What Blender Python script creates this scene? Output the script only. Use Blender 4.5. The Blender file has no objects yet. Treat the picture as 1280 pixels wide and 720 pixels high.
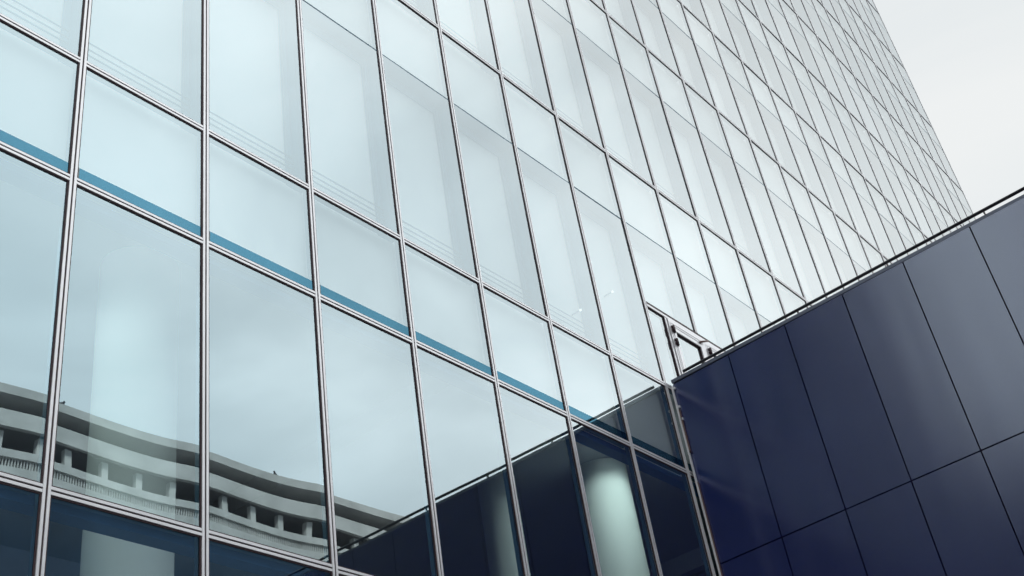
import bpy, bmesh, math, random
from mathutils import Vector, Matrix
random.seed(7)
S = bpy.context.scene
COL = S.collection

# ------------------------------------------------------------------ camera
CAM = Vector((-3.75587, -6.47729, 1.6))
RT = Vector((0.6432443556265031, -0.7519685137391355, -0.14415288169023976))
UP = Vector((-0.3624953154251931, -0.46492736306288146, 0.8077373913408896))
FW = Vector((0.674413704820294, 0.46731777349074904, 0.571646965644194))
cd = bpy.data.cameras.new('camera'); cam = bpy.data.objects.new('camera', cd); COL.objects.link(cam)
cd.sensor_width = 36.0; cd.lens = 1502.642 * 36 / 1280; cd.clip_start = 0.05; cd.clip_end = 6000
m = Matrix.Identity(4)
for i in range(3):
    m[i][0] = RT[i]; m[i][1] = UP[i]; m[i][2] = -FW[i]; m[i][3] = CAM[i]
cam.matrix_world = m
S.camera = cam

# ------------------------------------------------------------------ world, sun, exposure
SUN_EL, SUN_AZ = math.radians(48), math.radians(325)      # azimuth clockwise from +Y: a veiled sun behind the tower
w = bpy.data.worlds.new('World'); S.world = w; w.use_nodes = True
nt = w.node_tree; nt.nodes.clear()
def N(t, **k):
    n = nt.nodes.new(t)
    for a, b in k.items(): setattr(n, a, b)
    return n
L = lambda a, b: nt.links.new(a, b)
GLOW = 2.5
sky = N('ShaderNodeTexSky', sky_type='NISHITA', sun_disc=False, sun_elevation=SUN_EL, sun_rotation=SUN_AZ)
tc = N('ShaderNodeTexCoord')
mp = N('ShaderNodeMapping'); mp.inputs['Scale'].default_value = (1.0, 1.0, 2.2)
L(tc.outputs['Generated'], mp.inputs['Vector'])
nz = N('ShaderNodeTexNoise'); nz.inputs['Scale'].default_value = 2.1; nz.inputs['Detail'].default_value = 7; nz.inputs['Roughness'].default_value = 0.52
nz.inputs['Distortion'].default_value = 0.5
L(mp.outputs['Vector'], nz.inputs['Vector'])
rp = N('ShaderNodeValToRGB')
rp.color_ramp.elements[0].position = 0.38; rp.color_ramp.elements[0].color = (8.4, 8.8, 8.9, 1)
rp.color_ramp.elements[1].position = 0.62; rp.color_ramp.elements[1].color = (9.15, 9.35, 9.3, 1)
L(nz.outputs['Fac'], rp.inputs['Fac'])
mx = N('ShaderNodeMix', data_type='RGBA'); mx.inputs[0].default_value = 0.93
L(sky.outputs['Color'], mx.inputs[6]); L(rp.outputs['Color'], mx.inputs[7])
GA, GE = math.radians(150), math.radians(15)               # bright sky bank behind the viewer, added to brighten what the panes mirror
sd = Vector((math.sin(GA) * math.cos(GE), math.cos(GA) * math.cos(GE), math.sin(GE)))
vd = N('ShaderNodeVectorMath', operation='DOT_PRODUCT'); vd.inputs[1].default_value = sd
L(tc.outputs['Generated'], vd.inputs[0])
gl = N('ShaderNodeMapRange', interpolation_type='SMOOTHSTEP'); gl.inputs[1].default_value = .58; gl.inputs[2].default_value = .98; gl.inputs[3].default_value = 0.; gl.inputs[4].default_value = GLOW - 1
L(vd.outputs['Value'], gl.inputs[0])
gs = N('ShaderNodeVectorMath', operation='SCALE'); L(mx.outputs[2], gs.inputs[0]); 
sx = N('ShaderNodeSeparateXYZ'); L(tc.outputs['Generated'], sx.inputs[0])           # an overcast sky is brightest overhead
ze = N('ShaderNodeMapRange', interpolation_type='SMOOTHSTEP'); ze.inputs[1].default_value = .72; ze.inputs[2].default_value = .97; ze.inputs[3].default_value = 1.; ze.inputs[4].default_value = 2.1
L(sx.outputs['Z'], ze.inputs[0])
nb = N('ShaderNodeMapRange'); nb.inputs[1].default_value = .35; nb.inputs[2].default_value = .65; nb.inputs[3].default_value = .68; nb.inputs[4].default_value = 1.28; L(nz.outputs['Fac'], nb.inputs[0])
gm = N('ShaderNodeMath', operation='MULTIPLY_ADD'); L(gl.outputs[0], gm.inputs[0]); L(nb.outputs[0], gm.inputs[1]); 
WA_, WE_ = math.radians(253), math.radians(27)              # unseen bright patch low in the west, added for the navy wall's sheen
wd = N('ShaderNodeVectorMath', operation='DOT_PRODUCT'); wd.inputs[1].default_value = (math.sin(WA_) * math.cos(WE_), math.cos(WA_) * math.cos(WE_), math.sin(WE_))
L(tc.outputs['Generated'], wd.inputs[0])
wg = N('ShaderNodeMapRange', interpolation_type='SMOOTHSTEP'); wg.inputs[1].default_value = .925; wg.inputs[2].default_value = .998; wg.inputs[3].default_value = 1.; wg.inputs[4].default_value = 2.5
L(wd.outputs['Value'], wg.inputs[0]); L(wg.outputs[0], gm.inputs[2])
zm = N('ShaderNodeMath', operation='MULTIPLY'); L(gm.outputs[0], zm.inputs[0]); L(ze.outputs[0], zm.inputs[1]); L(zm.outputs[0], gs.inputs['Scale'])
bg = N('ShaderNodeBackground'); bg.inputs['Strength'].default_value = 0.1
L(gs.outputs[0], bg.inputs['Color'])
ow = N('ShaderNodeOutputWorld'); L(bg.outputs[0], ow.inputs['Surface'])

sl = bpy.data.lights.new('sun', 'SUN'); sl.energy = 4.8; sl.angle = math.radians(14); sl.color = (1, 0.96, 0.9)
so = bpy.data.objects.new('sun', sl); COL.objects.link(so)
sd = Vector((math.sin(SUN_AZ) * math.cos(SUN_EL), math.cos(SUN_AZ) * math.cos(SUN_EL), math.sin(SUN_EL)))
so.rotation_euler = sd.to_track_quat('Z', 'Y').to_euler(); so.location = (-30, 30, 60)

S.view_settings.view_transform = 'Standard'; S.view_settings.look = 'None'
S.view_settings.exposure = 0.0; S.view_settings.gamma = 1.0; S.view_settings.use_curve_mapping = False
S.render.engine = 'CYCLES'
S.cycles.max_bounces = 12; S.cycles.glossy_bounces = 6; S.cycles.transparent_max_bounces = 16; S.cycles.diffuse_bounces = 5
S.cycles.caustics_reflective = True

# ------------------------------------------------------------------ materials
def mat(name, col=(.5, .5, .5), rough=.6, metal=0., ior=1.5, vary=0., vscale=1.5, bump=0., bscale=30.):
    M = bpy.data.materials.new(name); M.use_nodes = True
    t = M.node_tree; b = t.nodes['Principled BSDF']
    b.inputs['Base Color'].default_value = (*col, 1); b.inputs['Roughness'].default_value = rough
    b.inputs['Metallic'].default_value = metal; b.inputs['IOR'].default_value = ior
    if vary or bump:
        g = t.nodes.new('ShaderNodeTexCoord')
    if vary:
        n = t.nodes.new('ShaderNodeTexNoise'); n.inputs['Scale'].default_value = vscale; n.inputs['Detail'].default_value = 8; n.inputs['Roughness'].default_value = .65
        t.links.new(g.outputs['Object'], n.inputs['Vector'])
        r = t.nodes.new('ShaderNodeMapRange'); r.inputs[1].default_value = .3; r.inputs[2].default_value = .7
        r.inputs[3].default_value = 1 - vary; r.inputs[4].default_value = 1 + vary
        t.links.new(n.outputs['Fac'], r.inputs[0])
        v = t.nodes.new('ShaderNodeVectorMath'); v.operation = 'SCALE'; v.inputs[0].default_value = col
        t.links.new(r.outputs[0], v.inputs['Scale']); t.links.new(v.outputs[0], b.inputs['Base Color'])
        q = t.nodes.new('ShaderNodeMapRange'); q.inputs[3].default_value = rough * .85; q.inputs[4].default_value = min(1, rough * 1.15)
        t.links.new(n.outputs['Fac'], q.inputs[0]); t.links.new(q.outputs[0], b.inputs['Roughness'])
    if bump:
        n = t.nodes.new('ShaderNodeTexNoise'); n.inputs['Scale'].default_value = bscale; n.inputs['Detail'].default_value = 4
        t.links.new(g.outputs['Object'], n.inputs['Vector'])
        u = t.nodes.new('ShaderNodeBump'); u.inputs['Strength'].default_value = bump; u.inputs['Distance'].default_value = .01
        t.links.new(n.outputs['Fac'], u.inputs['Height']); t.links.new(u.outputs[0], b.inputs['Normal'])
    return M

def glass_mat(name, r0, tint, trans, power=3.0, GZ=(.28, .75)):
    """coated facade glass: mirror reflection that grows towards grazing, the rest passes straight through"""
    M = bpy.data.materials.new(name); M.use_nodes = True
    t = M.node_tree; t.nodes.clear(); n = t.nodes.new; l = t.links.new
    lw = n('ShaderNodeLayerWeight'); lw.inputs['Blend'].default_value = .5
    pw = n('ShaderNodeMath'); pw.operation = 'POWER'; pw.inputs[1].default_value = power; l(lw.outputs['Facing'], pw.inputs[0])
    mr = n('ShaderNodeMapRange'); mr.inputs[3].default_value = r0; mr.inputs[4].default_value = 1.; l(pw.outputs[0], mr.inputs[0])
    p2 = n('ShaderNodeMapRange'); p2.inputs[1].default_value = GZ[0]; p2.inputs[2].default_value = GZ[1]; l(lw.outputs['Facing'], p2.inputs[0])
    mc = n('ShaderNodeMix'); mc.data_type = 'RGBA'; mc.inputs[6].default_value = (*tint, 1); mc.inputs[7].default_value = (.97, 1, 1, 1); l(p2.outputs[0], mc.inputs[0])
    oi = n('ShaderNodeObjectInfo'); rr = n('ShaderNodeMapRange'); rr.inputs[3].default_value = .93; rr.inputs[4].default_value = 1.03; l(oi.outputs['Random'], rr.inputs[0])
    vs = n('ShaderNodeVectorMath'); vs.operation = 'SCALE'; l(mc.outputs[2], vs.inputs[0]); l(rr.outputs[0], vs.inputs['Scale'])     # every pane its own coating batch
    g = n('ShaderNodeBsdfGlossy'); g.inputs['Roughness'].default_value = 0.0; l(vs.outputs[0], g.inputs['Color'])
    tr = n('ShaderNodeBsdfTransparent'); tr.inputs['Color'].default_value = (*trans, 1)
    ms = n('ShaderNodeMixShader'); l(mr.outputs[0], ms.inputs[0]); l(tr.outputs[0], ms.inputs[1]); l(g.outputs[0], ms.inputs[2])
    o = n('ShaderNodeOutputMaterial'); l(ms.outputs[0], o.inputs['Surface'])
    return M
GLASS = glass_mat('coated_glass', .33, (.645, .83, .90), (.90, .96, .975))
STRIP = glass_mat('blue_strip_glass', .60, (.085, .23, .32), (.15, .35, .5), 3.0, (.9, 1.2))
CLEAR = bpy.data.materials.new('inner_glass_face'); CLEAR.use_nodes = True
_t = CLEAR.node_tree; _t.nodes.clear(); _a = _t.nodes.new('ShaderNodeBsdfTransparent'); _a.inputs['Color'].default_value = (.98, 1, 1, 1)
_o = _t.nodes.new('ShaderNodeOutputMaterial'); _t.links.new(_a.outputs[0], _o.inputs['Surface'])

ALU = mat('pale_aluminium', (.86, .86, .88), .32, .35, vary=.06, vscale=3)
DARK = mat('dark_gasket', (.036, .013, .02), .55)
WHITE = mat('white_paint', (.80, .81, .80), .6, vary=.04, vscale=.8)
BLIND = mat('white_blind', (.82, .81, .80), .85, vary=.03, vscale=.5)
BACK = mat('spandrel_back_panel', (.68, .67, .66), .8, vary=.03, vscale=.4)
FIN = mat('pale_blue_frame', (.08, .19, .27), .5)
SOFF = mat('blue_grey_soffit', (.07, .17, .26), .6, vary=.12, vscale=2)
STEEL = mat('satin_steel', (.22, .28, .31), .35, .6)
HEAD = mat('deep_blue_header', (.03, .13, .32), .5)
LOBW = mat('lobby_wall', (.30, .33, .44), .8, vary=.1, vscale=.4)
LOBC = mat('lobby_ceiling', (.42, .44, .46), .8, vary=.05, vscale=.6)
COLM = mat('column_plaster', (.80, .86, .82), .55, vary=.04, vscale=1.2)
NAVY = mat('navy_metal_panel', (.005, .011, .12), .19, 0., 2.7, vary=.10, vscale=1.1, bump=.012, bscale=420)
NAVY.node_tree.nodes['Principled BSDF'].inputs['Specular Tint'].default_value = (.82, .90, 1, 1)
COPE = mat('grey_blue_coping', (.17, .19, .25), .4, .3, vary=.06)
RAILM = mat('dark_handrail', (.03, .022, .03), .4, .3)
BRASS = mat('brown_metal_strip', (.20, .13, .11), .5, .4)
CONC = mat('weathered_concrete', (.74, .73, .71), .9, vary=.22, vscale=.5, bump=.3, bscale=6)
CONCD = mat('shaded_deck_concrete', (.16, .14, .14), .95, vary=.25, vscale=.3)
BRICK = mat('dark_brick', (.02, .02, .026), .9, vary=.2, vscale=.6)
DCLAD = mat('dark_garage_cladding', (.055, .055, .065), .7, vary=.2, vscale=.4)
GROUND = mat('asphalt', (.06, .06, .065), .9, vary=.25, vscale=.4, bump=.3, bscale=40)
PAVE = mat('stone_paving', (.24, .24, .235), .85, vary=.18, vscale=.9, bump=.2, bscale=20)
BIRD = mat('bird_feather', (.05, .05, .06), .8, vary=.3, vscale=20)
WGL = mat('dark_window_glass', (.012, .014, .018), .6)

# ------------------------------------------------------------------ mesh helpers
class MB:
    """collects boxes, tubes and panes and links them as ONE mesh object"""
    def __init__(s): s.v = []; s.f = []; s.mi = []; s.sm = []
    def box(s, x0, x1, y0, y1, z0, z1, mi=0):
        b = len(s.v)
        s.v += [(x, y, z) for z in (z0, z1) for y in (y0, y1) for x in (x0, x1)]
        for q in ((0, 2, 3, 1), (4, 5, 7, 6), (0, 1, 5, 4), (2, 6, 7, 3), (0, 4, 6, 2), (1, 3, 7, 5)):
            s.f.append([b + i for i in q]); s.mi.append(mi); s.sm.append(False)
        return s
    def tube(s, p0, p1, r, n=12, mi=0, r1=None):
        p0, p1 = Vector(p0), Vector(p1); d = (p1 - p0).normalized(); r1 = r if r1 is None else r1
        a = d.orthogonal().normalized(); c = d.cross(a); b = len(s.v)
        for p, rr in ((p0, r), (p1, r1)):
            for k in range(n):
                t = 2 * math.pi * k / n; s.v.append(tuple(p + rr * (math.cos(t) * a + math.sin(t) * c)))
        for k in range(n):
            s.f.append([b + k, b + (k + 1) % n, b + n + (k + 1) % n, b + n + k]); s.mi.append(mi); s.sm.append(True)
        s.f.append([b + k for k in range(n)][::-1]); s.f.append([b + n + k for k in range(n)])
        s.mi += [mi, mi]; s.sm += [False, False]
        return s
    def pane(s, x0, x1, z0, z1, y, bow, tx, tz, n=10, th=.022):
        """glass pane: outer face slightly dished and tilted, flat inner face"""
        b = len(s.v); cx, cz = (x0 + x1) / 2, (z0 + z1) / 2; hw, hh = (x1 - x0) / 2, (z1 - z0) / 2
        ph = random.random() * 6
        for j in range(n + 1):
            for i in range(n + 1):
                u, v = 2 * i / n - 1, 2 * j / n - 1
                yy = y + bow * (1 - u * u) * (1 - v * v * .8) + tx * u * hw + tz * v * hh + .00025 * math.sin(2.1 * u + 1.7 * v + ph)
                s.v.append((cx + u * hw, yy, cz + v * hh))
        for j in range(n):
            for i in range(n):
                a = b + j * (n + 1) + i
                s.f.append([a, a + 1, a + n + 2, a + n + 1]); s.mi.append(0); s.sm.append(True)
        c = len(s.v)
        s.v += [(x0, y + th, z0), (x1, y + th, z0), (x1, y + th, z1), (x0, y + th, z1)]
        s.f.append([c, c + 3, c + 2, c + 1]); s.mi.append(1); s.sm.append(False)
        o = [b, b + n, b + (n + 1) * (n + 1) - 1, b + n * (n + 1)]
        edges = [[b + i for i in range(n + 1)], [b + n + j * (n + 1) for j in range(n + 1)],
                 [b + n * (n + 1) + n - i for i in range(n + 1)], [b + (n - j) * (n + 1) for j in range(n + 1)]]
        for k in range(4):
            e = len(s.v); q = [s.v[i] for i in edges[k][::-1]] + [s.v[c + k], s.v[c + (k + 1) % 4]]
            s.v += q; s.f.append(list(range(e, e + len(q)))); s.mi.append(1); s.sm.append(False)
        return s
    def add(s, o):
        b = len(s.v); s.v += o.v; s.f += [[i + b for i in f] for f in o.f]; s.mi += o.mi; s.sm += o.sm
    def build(s, name, mats, parent=None):
        me = bpy.data.meshes.new(name); me.from_pydata(s.v, [], s.f)
        for q in (mats if isinstance(mats, (list, tuple)) else [mats]): me.materials.append(q)
        me.polygons.foreach_set('material_index', s.mi); me.polygons.foreach_set('use_smooth', s.sm); me.update()
        o = bpy.data.objects.new(name, me); COL.objects.link(o)
        if parent: o.parent = parent; o.matrix_parent_inverse = parent.matrix_world.inverted()
        return o

def thing(name, label, cat, loc=(0, 0, 0), group=None):
    o = bpy.data.objects.new(name, None); COL.objects.link(o); o.location = loc; o.empty_display_size = .2
    o.matrix_world = Matrix.Translation(loc)
    o['label'] = label; o['category'] = cat
    if group: o['group'] = group
    return o

def pix(p):
    d = Vector(p) - CAM; z = d.dot(FW)
    return (640 + 1502.6 * d.dot(RT) / max(z, .01), 360 - 1502.6 * d.dot(UP) / max(z, .01))
def area(x0, x1, z0, z1):
    """pixels of the photograph a facade rectangle covers (0 outside the frame or behind the annex)"""
    P = [pix((x, 0, z)) for x, z in ((x0, z0), (x1, z0), (x1, z1), (x0, z1))]
    a = abs(sum(P[i][0] * P[(i + 1) % 4][1] - P[(i + 1) % 4][0] * P[i][1] for i in range(4))) / 2
    k = 0
    for i in range(6):
        for j in range(6):
            X, Y = x0 + (x1 - x0) * (i + .5) / 6, z0 + (z1 - z0) * (j + .5) / 6
            q = pix((X, 0, Y))
            if 0 < q[0] < 1280 and 0 < q[1] < 720 and not (q[0] > 838 and q[1] > 480 - .552 * (q[0] - 838)): k += 1
    return a * k / 36

def settle(items, name, mats, parent, limit=100):
    """the largest ones as parts of their own, the rest as one part"""
    items = sorted(items, key=lambda t: -t[0]); seen = [t for t in items if t[0] > 0][:limit]
    for a, mb in seen: mb.build(name, mats, parent)
    rest = [t for t in items if t not in seen] if len(seen) < limit else items[limit:]
    if rest:
        r = MB()
        for a, mb in rest: r.add(mb)
        o = r.build(name, mats, parent)
        o['kind'] = 'stuff'

# ------------------------------------------------------------------ ground
g = MB().box(-2500, 2500, -2500, 2500, -1.0, 0.0).build('ground', GROUND); g['kind'] = 'structure'
g = MB().box(-34, 8.6, -9.5, -.2, 0.004, 0.12).build('pavement', PAVE); g['kind'] = 'structure'

# ------------------------------------------------------------------ glass tower
W = 1.25
CO = [0.00402, 0.00447, 0.00281, 0.00685, -0.00555, -0.01841, -0.04445, -0.06271, 0.02979, 0.01291, -0.00643]
C0, C1 = -17, 28
def X(c): return c * W + (CO[c] if 0 <= c < 11 else 0)
Z, A, B, C, D = 5.407, 8.047, 9.334, 13.459, 17.586
UPR = [20.754, 23.971, 27.089, 30.24, 33.43, 36.6, 39.77, 42.94]
ROWS = [.14, 2.75, Z, A, B, C, D] + UPR
TOP = UPR[-1] + .25
HM = .0415                                                    # half width of a mullion
tower = thing('office_tower', 'tall glass office tower with a pale blue mirror facade of thin paired mullions', 'office tower', (14, 0, 0))

core = MB()
core.box(X(C0), X(C1) - .06, .46, 19, 9.02, TOP - .3)
core.build('core', BACK, tower)
MB().box(X(C0), X(C1), .05, 19.2, TOP - .28, TOP).build('roof', COPE, tower)
lw_ = MB()
lw_.box(X(C0) - .3, X(C0) - .02, .2, 19, 0, TOP - .3); lw_.box(X(C1) - .05, X(C1) + .03, .06, 19, 0, TOP - .3)
lw_.box(X(C0), X(C1) - .06, 18.6, 19, .12, 9.0)
lw_.box(X(C0), X(C1) - .06, 7.0, 7.2, .12, 8.6)
lw_.build('wall', LOBW, tower)
MB().box(X(C0), X(C1) - .06, .05, 18.5, 0, .12).build('lobby_floor', PAVE, tower)
MB().box(X(C0), X(C1) - .06, .30, 18.5, 8.93, 9.015).build('lobby_ceiling', LOBC, tower)
# beams under the lobby ceiling, square to the glass
for k in range(3):
    x = 5.4 + k * 7.5 - 7.5
    MB().box(x, x + .5, .32, 6.98, 8.62, 8.926).build('ceiling_beam', LOBC, tower)

# mullions and transoms: dark body with two pale caps
for c in range(C0, C1 + 1):
    x = X(c)
    spans = [(.12, TOP)] if c not in (8,) else [(.12, B - .01), (10.70, TOP)]
    body, cap, inn = MB(), MB(), MB()
    for z0, z1 in spans:
        body.box(x - HM, x + HM, -.004, .0035, z0, z1); inn.box(x - .028, x + .028, .030, .075, z0, z1)
        for s in (-1, 1):
            a, b = sorted((x + s * .0075, x + s * .0290)); cap.box(a, b, -.014, -.0042, z0, z1)
    o = body.build('mullion', DARK, tower); cap.build('mullion_cap', ALU, o); inn.build('inner_profile', FIN, o)
for r in ROWS:
    body, cap, inn = MB(), MB(), MB()
    for c in range(C0, C1):
        x0, x1 = X(c) + HM + .0005, X(c + 1) - HM - .0005
        body.box(x0, x1, -.0035, .0035, r - HM, r + HM); inn.box(x0 + .03, x1 - .03, .030, .075, r - .028, r + .028)
        for s in (-1, 1):
            a, b = sorted((r + s * .0075, r + s * .0290)); cap.box(x0 - .012, x1 + .012, -.0125, -.0037, a, b)
    o = body.build('transom', DARK, tower); cap.build('transom_cap', ALU, o); inn.build('inner_profile', FIN, o)

panes, strips, backs, blinds, reveals, rails, joints = [], [], [], [], [], [], []
def pane(c, z0, z1, x0=None, x1=None):
    x0 = X(c) + HM + .001 if x0 is None else x0; x1 = X(c + 1) - HM - .001 if x1 is None else x1
    big = area(x0, x1, z0, z1)
    k = min(1, (z1 - z0) / 2.2)
    bow = random.uniform(.0009, .0021) * k
    panes.append((big, MB().pane(x0, x1, z0, z1, .004, bow, random.gauss(0, .0009), random.gauss(0, .0008), 12 if big > 1500 else 5)))
    return x0, x1, big
def spandrel(c, z0, z1, depth=.13):
    x0, x1 = X(c) + HM, X(c + 1) - HM
    mb = MB().box(x0 - .045, x1 + .045, depth, depth + .02, z0, z1)
    backs.append((area(x0, x1, z0, z1), mb))
def bay(c, z0, zj, ztop):
    """a storey bay: tall vision pane with a shallow box behind it, open joint, spandrel pane"""
    x0, x1 = X(c) + HM, X(c + 1) - HM
    zb = z0 + HM + .001
    door = (c in (7, 8) and z0 == B)
    if door: zb = 10.70
    pane(c, zb, zj - .008)
    pane(c, zj + .008, ztop - HM - .001)
    spandrel(c, zj + .03, ztop + .02)
    a = area(x0, x1, z0, zj)
    joints.append((a, MB().box(x0 + .001, x1 - .001, .002, .06, zj - .0075, zj + .0075)))
    rv = MB()
    rv.box(X(c) - .001 + .0, X(c) + .035, .078, .24, z0 + .06, zj - .01)            # reveals beside the bay
    rv.box(X(c + 1) - .035, X(c + 1) - .003, .078, .24, z0 + .06, zj - .01)
    rv.box(x0 - .015, x1 + .015, .05, .245, zj - .002, zj + .024, 1)                        # soffit
    fw = .05
    rv.box(X(c + 1) - .035 - fw, X(c + 1) - .036, .19, .243, z0 + .06, zj - .004)
    rv.box(X(c) + .036, X(c + 1) - .036 - fw, .185, .243, zj - .09, zj - .004, 1)
    reveals.append((a, rv))
    blinds.append((a, MB().box(X(c) + .002, X(c + 1) - .004, .25, .27, z0 + .02, zj + .02)))
    if not door:
        rl = MB()
        for h in (.30, .37, .45): rl.tube((x0 + .01, .15, z0 + h), (x1 - .02, .15, z0 + h), .009, 8)
        rails.append((a, rl))
for c in range(C0, C1):
    pane(c, ROWS[0] + HM, ROWS[1] - HM); pane(c, ROWS[1] + HM + .001, Z - HM - .001)
    pane(c, Z + HM + .001, A - HM - .001)
    x0, x1 = X(c) + HM + .001, X(c + 1) - HM - .001
    zs = A + .152
    pane(c, zs + .001, B - HM - .001)
    strips.append((area(x0, x1, A + HM, zs), MB().pane(x0 + .012, x1, A + HM + .001, zs, .003, 0, 0, 0, 2)))
    spandrel(c, A + .03, B + .02)
    bay(c, B, 12.127, C); bay(c, C, 16.25, D)
    for i, z in enumerate(UPR): 
        z0 = D if i == 0 else UPR[i - 1]
        bay(c, z0, z - 1.2, z)
settle(panes, 'window_pane', [GLASS, CLEAR], tower)
settle(strips, 'sill_strip', [STRIP, CLEAR], tower)
settle(backs, 'spandrel_panel', BACK, tower)
settle(blinds, 'blind', BLIND, tower)
settle(reveals, 'window_reveal', [FIN, SOFF], tower)
settle(rails, 'guard_rail', STEEL, tower)
settle(joints, 'pane_joint', mat('blue_grey_sealant', (.05, .16, .25), .6), tower)
# header board behind the transom of the lowest visible row
MB().box(X(C0), X(C1) - .06, .085, .22, Z - .085, Z + .03).build('header_board', HEAD, tower)
MB().box(X(C0), X(C1) - .06, .155, .29, A - .04, A + .035).build('header_board', HEAD, tower)
# lobby columns
for x, y, r in ((1.72, 1.6, .37), (9.22, 1.6, .37), (8.15, 2.6, .26), (-5.8, 1.6, .37), (16.7, 1.6, .37)):
    cb = MB().tube((x, y, .12), (x, y, 8.928), r, 48).build('column', COLM, tower)
    MB().tube((x, y, .122), (x, y, .30), r + .02, 48).build('plinth', STEEL, cb)
# lit recessed lamps in the lobby ceiling
def lamp(x, y, e):
    t = MB().tube((x, y, 8.90), (x, y, 8.929), .11, 24).build('ceiling_lamp', WHITE, tower)
    ld = bpy.data.lights.new('lamp_light', 'SPOT'); ld.energy = e; ld.spot_size = math.radians(172); ld.spot_blend = .25; ld.shadow_soft_size = .1; ld.color = (.84, 1, .96)
    lo = bpy.data.objects.new('lamp_light', ld); COL.objects.link(lo); lo.location = (x, y, 8.87)
for x, y, e in ((-1.5, .7, 150), (8.6, .45, 85)): lamp(x, y, e)

# two small lit spot lamps in front of the blinds
LIT = mat('lit_lamp_glass', (.9, .9, .9)); LIT.node_tree.nodes['Principled BSDF'].inputs['Emission Color'].default_value = (1, .97, .9, 1); LIT.node_tree.nodes['Principled BSDF'].inputs['Emission Strength'].default_value = .6
for x, z in ((7.166, 9.948), (8.083, 10.643)):
    sp = MB().tube((x, .10, z), (x, .125, z), .014, 16).build('spot_lamp', LIT, tower)
    MB().tube((x, .1255, z), (x, .249, z), .010, 12).build('lamp_stem', STEEL, sp)
# roof terrace doors in the bay beside the annex
d = MB().box(X(7) + HM, X(9) - HM, -.011, .06, 10.60, 10.70).build('door_head', DARK, tower)
MB().box(X(7) + HM - .01, X(9) - HM + .01, -.02, -.0112, 10.612, 10.648).build('transom_cap', ALU, d)
MB().pane(X(7) + HM + .001, 9.12, B + HM, 10.60, .004, .0005, 0, 0, 5).build('sidelight', [GLASS, CLEAR], tower)
o = MB().box(9.121, 9.185, -.011, .06, B + HM, 10.60).build('door_jamb', DARK, tower)
MB().box(9.133, 9.172, -.02, -.0112, B + HM, 10.598).build('jamb_cap', ALU, o)
for x0, x1 in ((9.187, 10.145), (10.155, 11.19)):
    dm = MB(); t = .15
    dm.box(x0, x0 + t, -.035, .04, B + .06, 10.596); dm.box(x1 - t, x1, -.035, .04, B + .06, 10.596)
    dm.box(x0 + t, x1 - t, -.035, .04, 10.43, 10.596); dm.box(x0 + t, x1 - t, -.035, .04, B + .06, B + .2)
    for q in (.05, .09): dm.box(x0 + q, x1 - q, -.041, -.0352, 10.596 - q - .012, 10.596 - q); dm.box(x0 + q - .012, x0 + q, -.041, -.0352, B + .1, 10.596 - q)
    dl = dm.build('door', ALU, tower)
    MB().pane(x0 + t + .012, x1 - t - .012, B + .212, 10.418, .0, 0, 0, 0, 3).build('glass', [GLASS, CLEAR], dl)
    gk = MB()
    gk.box(x0 + t, x0 + t + .012, -.02, .03, B + .2, 10.43); gk.box(x1 - t - .012, x1 - t, -.02, .03, B + .2, 10.43); gk.box(x0 + t + .012, x1 - t - .012, -.02, .03, 10.418, 10.43)
    gk.build('gasket', DARK, dl)
    for z in (10.42, 10.20, 9.62):
        h = MB().tube((x0 + .055, -.062, z - .055), (x0 + .055, -.062, z + .055), .019, 12)
        h.box(x0 + .02, x0 + .10, -.052, -.042, z - .05, z - .012); h.box(x0 + .02, x0 + .10, -.052, -.042, z + .012, z + .05)
        h.build('hinge', DARK, dl)
    MB().tube((x1 - .16, -.06, 10.50), (x1 + .0, -.09, 10.56), .014, 10).tube((x1 - .16, -.06, 10.50), (x1 - .16, -.03, 10.50), .018, 10).build('closer_arm', BRASS, dl)

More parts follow.
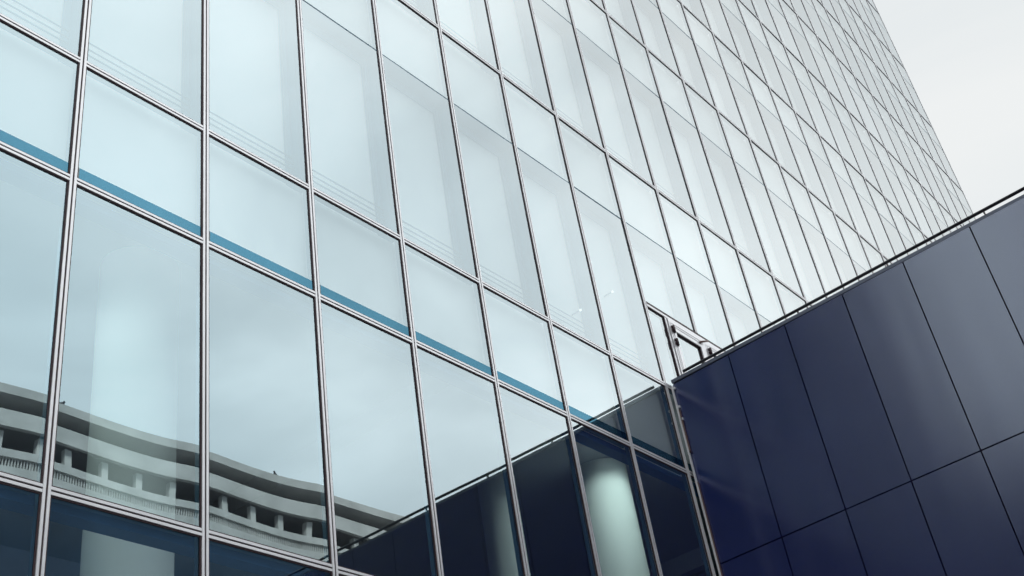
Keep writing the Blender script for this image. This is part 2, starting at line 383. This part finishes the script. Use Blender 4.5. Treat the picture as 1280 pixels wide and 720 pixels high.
# ------------------------------------------------------------------ dark annex against the glass
XW, WA = 8.7916, .01087
annex = thing('annex_building', 'low annex clad in dark navy metal panels, meeting the glass tower at right angles', 'building', (16, -10, 0))
YS = [-.045, -.938, -1.786, -2.612, -3.435, -4.291, -5.13, -5.96, -6.79, -7.62, -8.45, -9.28, -10.11, -10.94, -11.77, -12.6, -13.43, -14.26]
ZS = [9.352, 6.815, 4.28, 1.745, .1]
YE = YS[-1]
def wx(y): return XW + WA * y
MB().box(wx(0) + .20, 32, YE, -.06, 0, 8.45).build('core', mat('annex_core', (.05, .05, .06), .9), annex)
pb = MB()                                                                       # parapet up-stand and dark backing of the joints
pb.box(XW + .05, XW + .24, YE + .01, -.06, .05, 9.36)
pb.build('backing_wall', DARK, annex)
for i in range(len(YS) - 1):
    for j in range(len(ZS) - 1):
        g = .008
        y0, y1 = YS[i + 1] + g, YS[i] - g; z0, z1 = ZS[j + 1] + g, ZS[j] - g
        mb = MB(); bm = bmesh.new()
        dy, dz = random.gauss(0, .0015), random.gauss(0, .0012)
        ts = 6
        # folded cassette: slightly oil-canned face, rounded returns
        cyy, czz = (y0 + y1) / 2, (z0 + z1) / 2; ph = random.random() * 6; amp = random.uniform(-.0018, .0018)
        n = 10; vs = []
        for b in range(n + 1):
            for a in range(n + 1):
                u, v = 2 * a / n - 1, 2 * b / n - 1
                y, z = cyy + u * (y1 - y0) / 2, czz + v * (z1 - z0) / 2
                e = 0
                vs.append(bm.verts.new((wx(y) + dy * u * .4 + dz * v * 1.2 + amp * (1 - u * u) * (1 - v * v) + e, y, z)))
        for b in range(n):
            for a in range(n):
                k = b * (n + 1) + a
                f = bm.faces.new((vs[k], vs[k + n + 1], vs[k + n + 2], vs[k + 1])); f.smooth = True
        be = [vs[i_] for i_ in range(n + 1)] + [vs[n + j_ * (n + 1)] for j_ in range(1, n + 1)] + [vs[n * (n + 1) + n - i_] for i_ in range(1, n + 1)] + [vs[(n - j_) * (n + 1)] for j_ in range(1, n)]
        be = [bm.verts.new(v.co) for v in be]
        bk = [bm.verts.new((XW + .045 + WA * v.co.y, v.co.y, v.co.z)) for v in be]
        for q in range(len(be)):
            bm.faces.new((be[q], be[(q + 1) % len(be)], bk[(q + 1) % len(be)], bk[q]))
        me = bpy.data.meshes.new('wall_panel'); bm.to_mesh(me); bm.free(); me.materials.append(NAVY)
        o = bpy.data.objects.new('wall_panel', me); COL.objects.link(o); o.parent = annex; o.matrix_parent_inverse = annex.matrix_world.inverted()
MB().box(XW - .012, XW + .27, YE, -.05, 9.366, 9.412).build('coping', COPE, annex)
rl = MB().tube((XW + .025 + WA * YE, YE, 9.468), (XW + .025, -.24, 9.468), .02, 14).build('handrail', RAILM, annex)
for k in range(11):
    y = -.75 - k * 1.25
    MB().box(XW + .012 + WA * y, XW + .037 + WA * y, y - .008, y + .008, 9.4125, 9.452).build('bracket', RAILM, rl)
MB().box(XW + .3, 31.8, YE + .2, -.07, 8.452, 8.5).build('roof', PAVE, annex)
# edge trim where the cladding meets the glass
tr = MB()
tr.box(8.748, 8.762, -.062, -.041, .15, 9.30); tr.box(8.766, 8.782, -.058, -.041, .15, 9.30)
et = tr.build('edge_trim', ALU, annex)
MB().box(8.764, 8.784, -.075, -.060, 8.35, 8.95).build('cover_strip', BRASS, et)
MB().box(8.762, 8.784, -.070, -.060, 4.4, 7.9).build('cover_strip', BRASS, et)
for z in (9.26, 8.98, 8.80):
    MB().box(8.764, 8.788, -.085, -.060, z, z + .03).build('clip', ALU, et)
MB().box(8.758, 8.79, -.082, -.060, 8.32, 8.34).build('clip', DARK, et)

# ------------------------------------------------------------------ concrete car park across the street, mirrored in the lower panes
GY, GX0, GX1, GT = -58.5, 12.0, 112.0, 46.75
garage = thing('parking_garage', 'grey concrete car park with open decks and baluster parapets, mirrored in the lower panes', 'car park', (60, GY - 9, 0))
MB().box(GX0, GX1, GY - 1.6, GY, GT - .66, GT).build('roof_beam', CONC, garage)
MB().box(GX0, GX1, GY - .3, GY + .02, GT - 3.0, GT - 1.82).build('parapet_band', CONC, garage)
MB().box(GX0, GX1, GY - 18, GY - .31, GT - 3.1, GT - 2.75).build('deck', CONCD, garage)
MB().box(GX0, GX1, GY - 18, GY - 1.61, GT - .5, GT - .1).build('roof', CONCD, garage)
levels = []
zt = GT - 4.6
levels.append(zt)
MB().box(GX0, GX1, GY - 1.2, GY - .2, 0, GT - 6.9).build('lower_facade', mat('dark_blue_facade', (.02, .045, .085), .35, vary=.3, vscale=.25), garage)
bal = MB()
for i, z in enumerate(levels):
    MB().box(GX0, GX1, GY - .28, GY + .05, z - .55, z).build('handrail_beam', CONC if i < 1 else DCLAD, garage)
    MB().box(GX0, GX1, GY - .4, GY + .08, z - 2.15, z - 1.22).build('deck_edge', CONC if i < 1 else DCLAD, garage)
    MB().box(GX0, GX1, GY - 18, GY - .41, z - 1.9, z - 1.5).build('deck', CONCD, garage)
    if i < 1:
        x = GX0 + .1
        while x < GX1:
            bal.box(x, x + .07, GY - .18, GY - .08, z - 1.22, z - .55); x += .19
    else: MB().box(GX0, GX1, GY - .2, GY - .1, z - 1.22, z - .55).build('parapet_wall', DCLAD, garage)
o = bal.build('baluster', CONC, garage); o['kind'] = 'stuff'
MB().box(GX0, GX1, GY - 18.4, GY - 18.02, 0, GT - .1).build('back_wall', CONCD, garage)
x = 35.85 - 2.68 * 8; cols = []
while x < GX1 - 1:
    pc = MB(); pc.box(x - .24, x + .24, GY - .85, GY - .42, GT - 6.89, GT - 3.1)
    cols.append((10 if 24 < x < 75 else 0, pc)); x += 2.68
settle(cols, 'column', CONC, garage)

def bird(x, y, z, rz, label):
    bm = bmesh.new()
    def ball(c, r, sc):
        bmesh.ops.create_uvsphere(bm, u_segments=16, v_segments=10, radius=r, matrix=Matrix.Translation(c) @ Matrix.Diagonal((*sc, 1)))
    ball((0, 0, .16), .1, (1.5, .85, .9)); ball((.13, 0, .28), .052, (1.05, .9, 1)); ball((.10, 0, .22), .055, (1, .9, 1.3)); ball((-.2, 0, .12), .06, (2.0, .6, .3))
    bmesh.ops.create_cone(bm, segments=8, radius1=.014, radius2=.002, depth=.05, cap_ends=True, matrix=Matrix.Translation((.2, 0, .28)) @ Matrix.Rotation(math.pi / 2, 4, 'Y'))
    for s in (-1, 1):
        bmesh.ops.create_cone(bm, segments=8, radius1=.008, radius2=.012, depth=.1, cap_ends=True, matrix=Matrix.Translation((.0, s * .04, .05)))
    for f in bm.faces: f.smooth = True
    me = bpy.data.meshes.new('bird'); bm.to_mesh(me); bm.free(); me.materials.append(BIRD)
    o = bpy.data.objects.new('bird', me); COL.objects.link(o); o.location = (x, y, z); o.rotation_euler.z = rz; o.scale = (1.5, 1.5, 1.5)
    rm = o.modifiers.new('join', 'REMESH'); rm.mode = 'VOXEL'; rm.voxel_size = .012; rm.use_smooth_shade = True
    o['label'] = label; o['category'] = 'bird'; return o
bird(35.3, GY - .4, GT, .4, 'small dark bird on the car park roof, mirrored over the pale lobby column at left')
bird(54.2, GY - .4, GT, 2.6, 'small dark bird on the car park roof, mirrored one pane right of the lobby column')

# ------------------------------------------------------------------ neighbours behind the camera, only a soft reflection in the navy cladding
def neighbour(name, label, x0, x1, y0, y1, h, loc):
    t = thing(name, label, 'building', loc)
    MB().box(x0, x1, y0, y1, 0, h).build('wall', BRICK, t)
    MB().box(x0 - .15, x1 + .15, y0 - .15, y1 + .15, h + .002, h + .5).build('roof', CONCD, t)
    z = 3
    n = 0
    while z < h - 2:
        y = y0 + 1.2
        while y < y1 - 2:
            wmb = MB().box(x1 - .04, x1 + .02, y, y + 1.3, z, z + 1.7); wmb.build('window', WGL, t); n += 1; y += 3.2
        z += 3.6
neighbour('brick_block', 'tall dark brick block behind the viewer, dimly mirrored in the navy wall beside the glass', -62, -37, -60, -15.6, 54, (-50, -40, 0))
neighbour('brick_house', 'lower dark brick house beside the tall block, dimly mirrored low in the navy wall', -60, -37.4, -15.4, 3, 24.5, (-58, -8, 0))
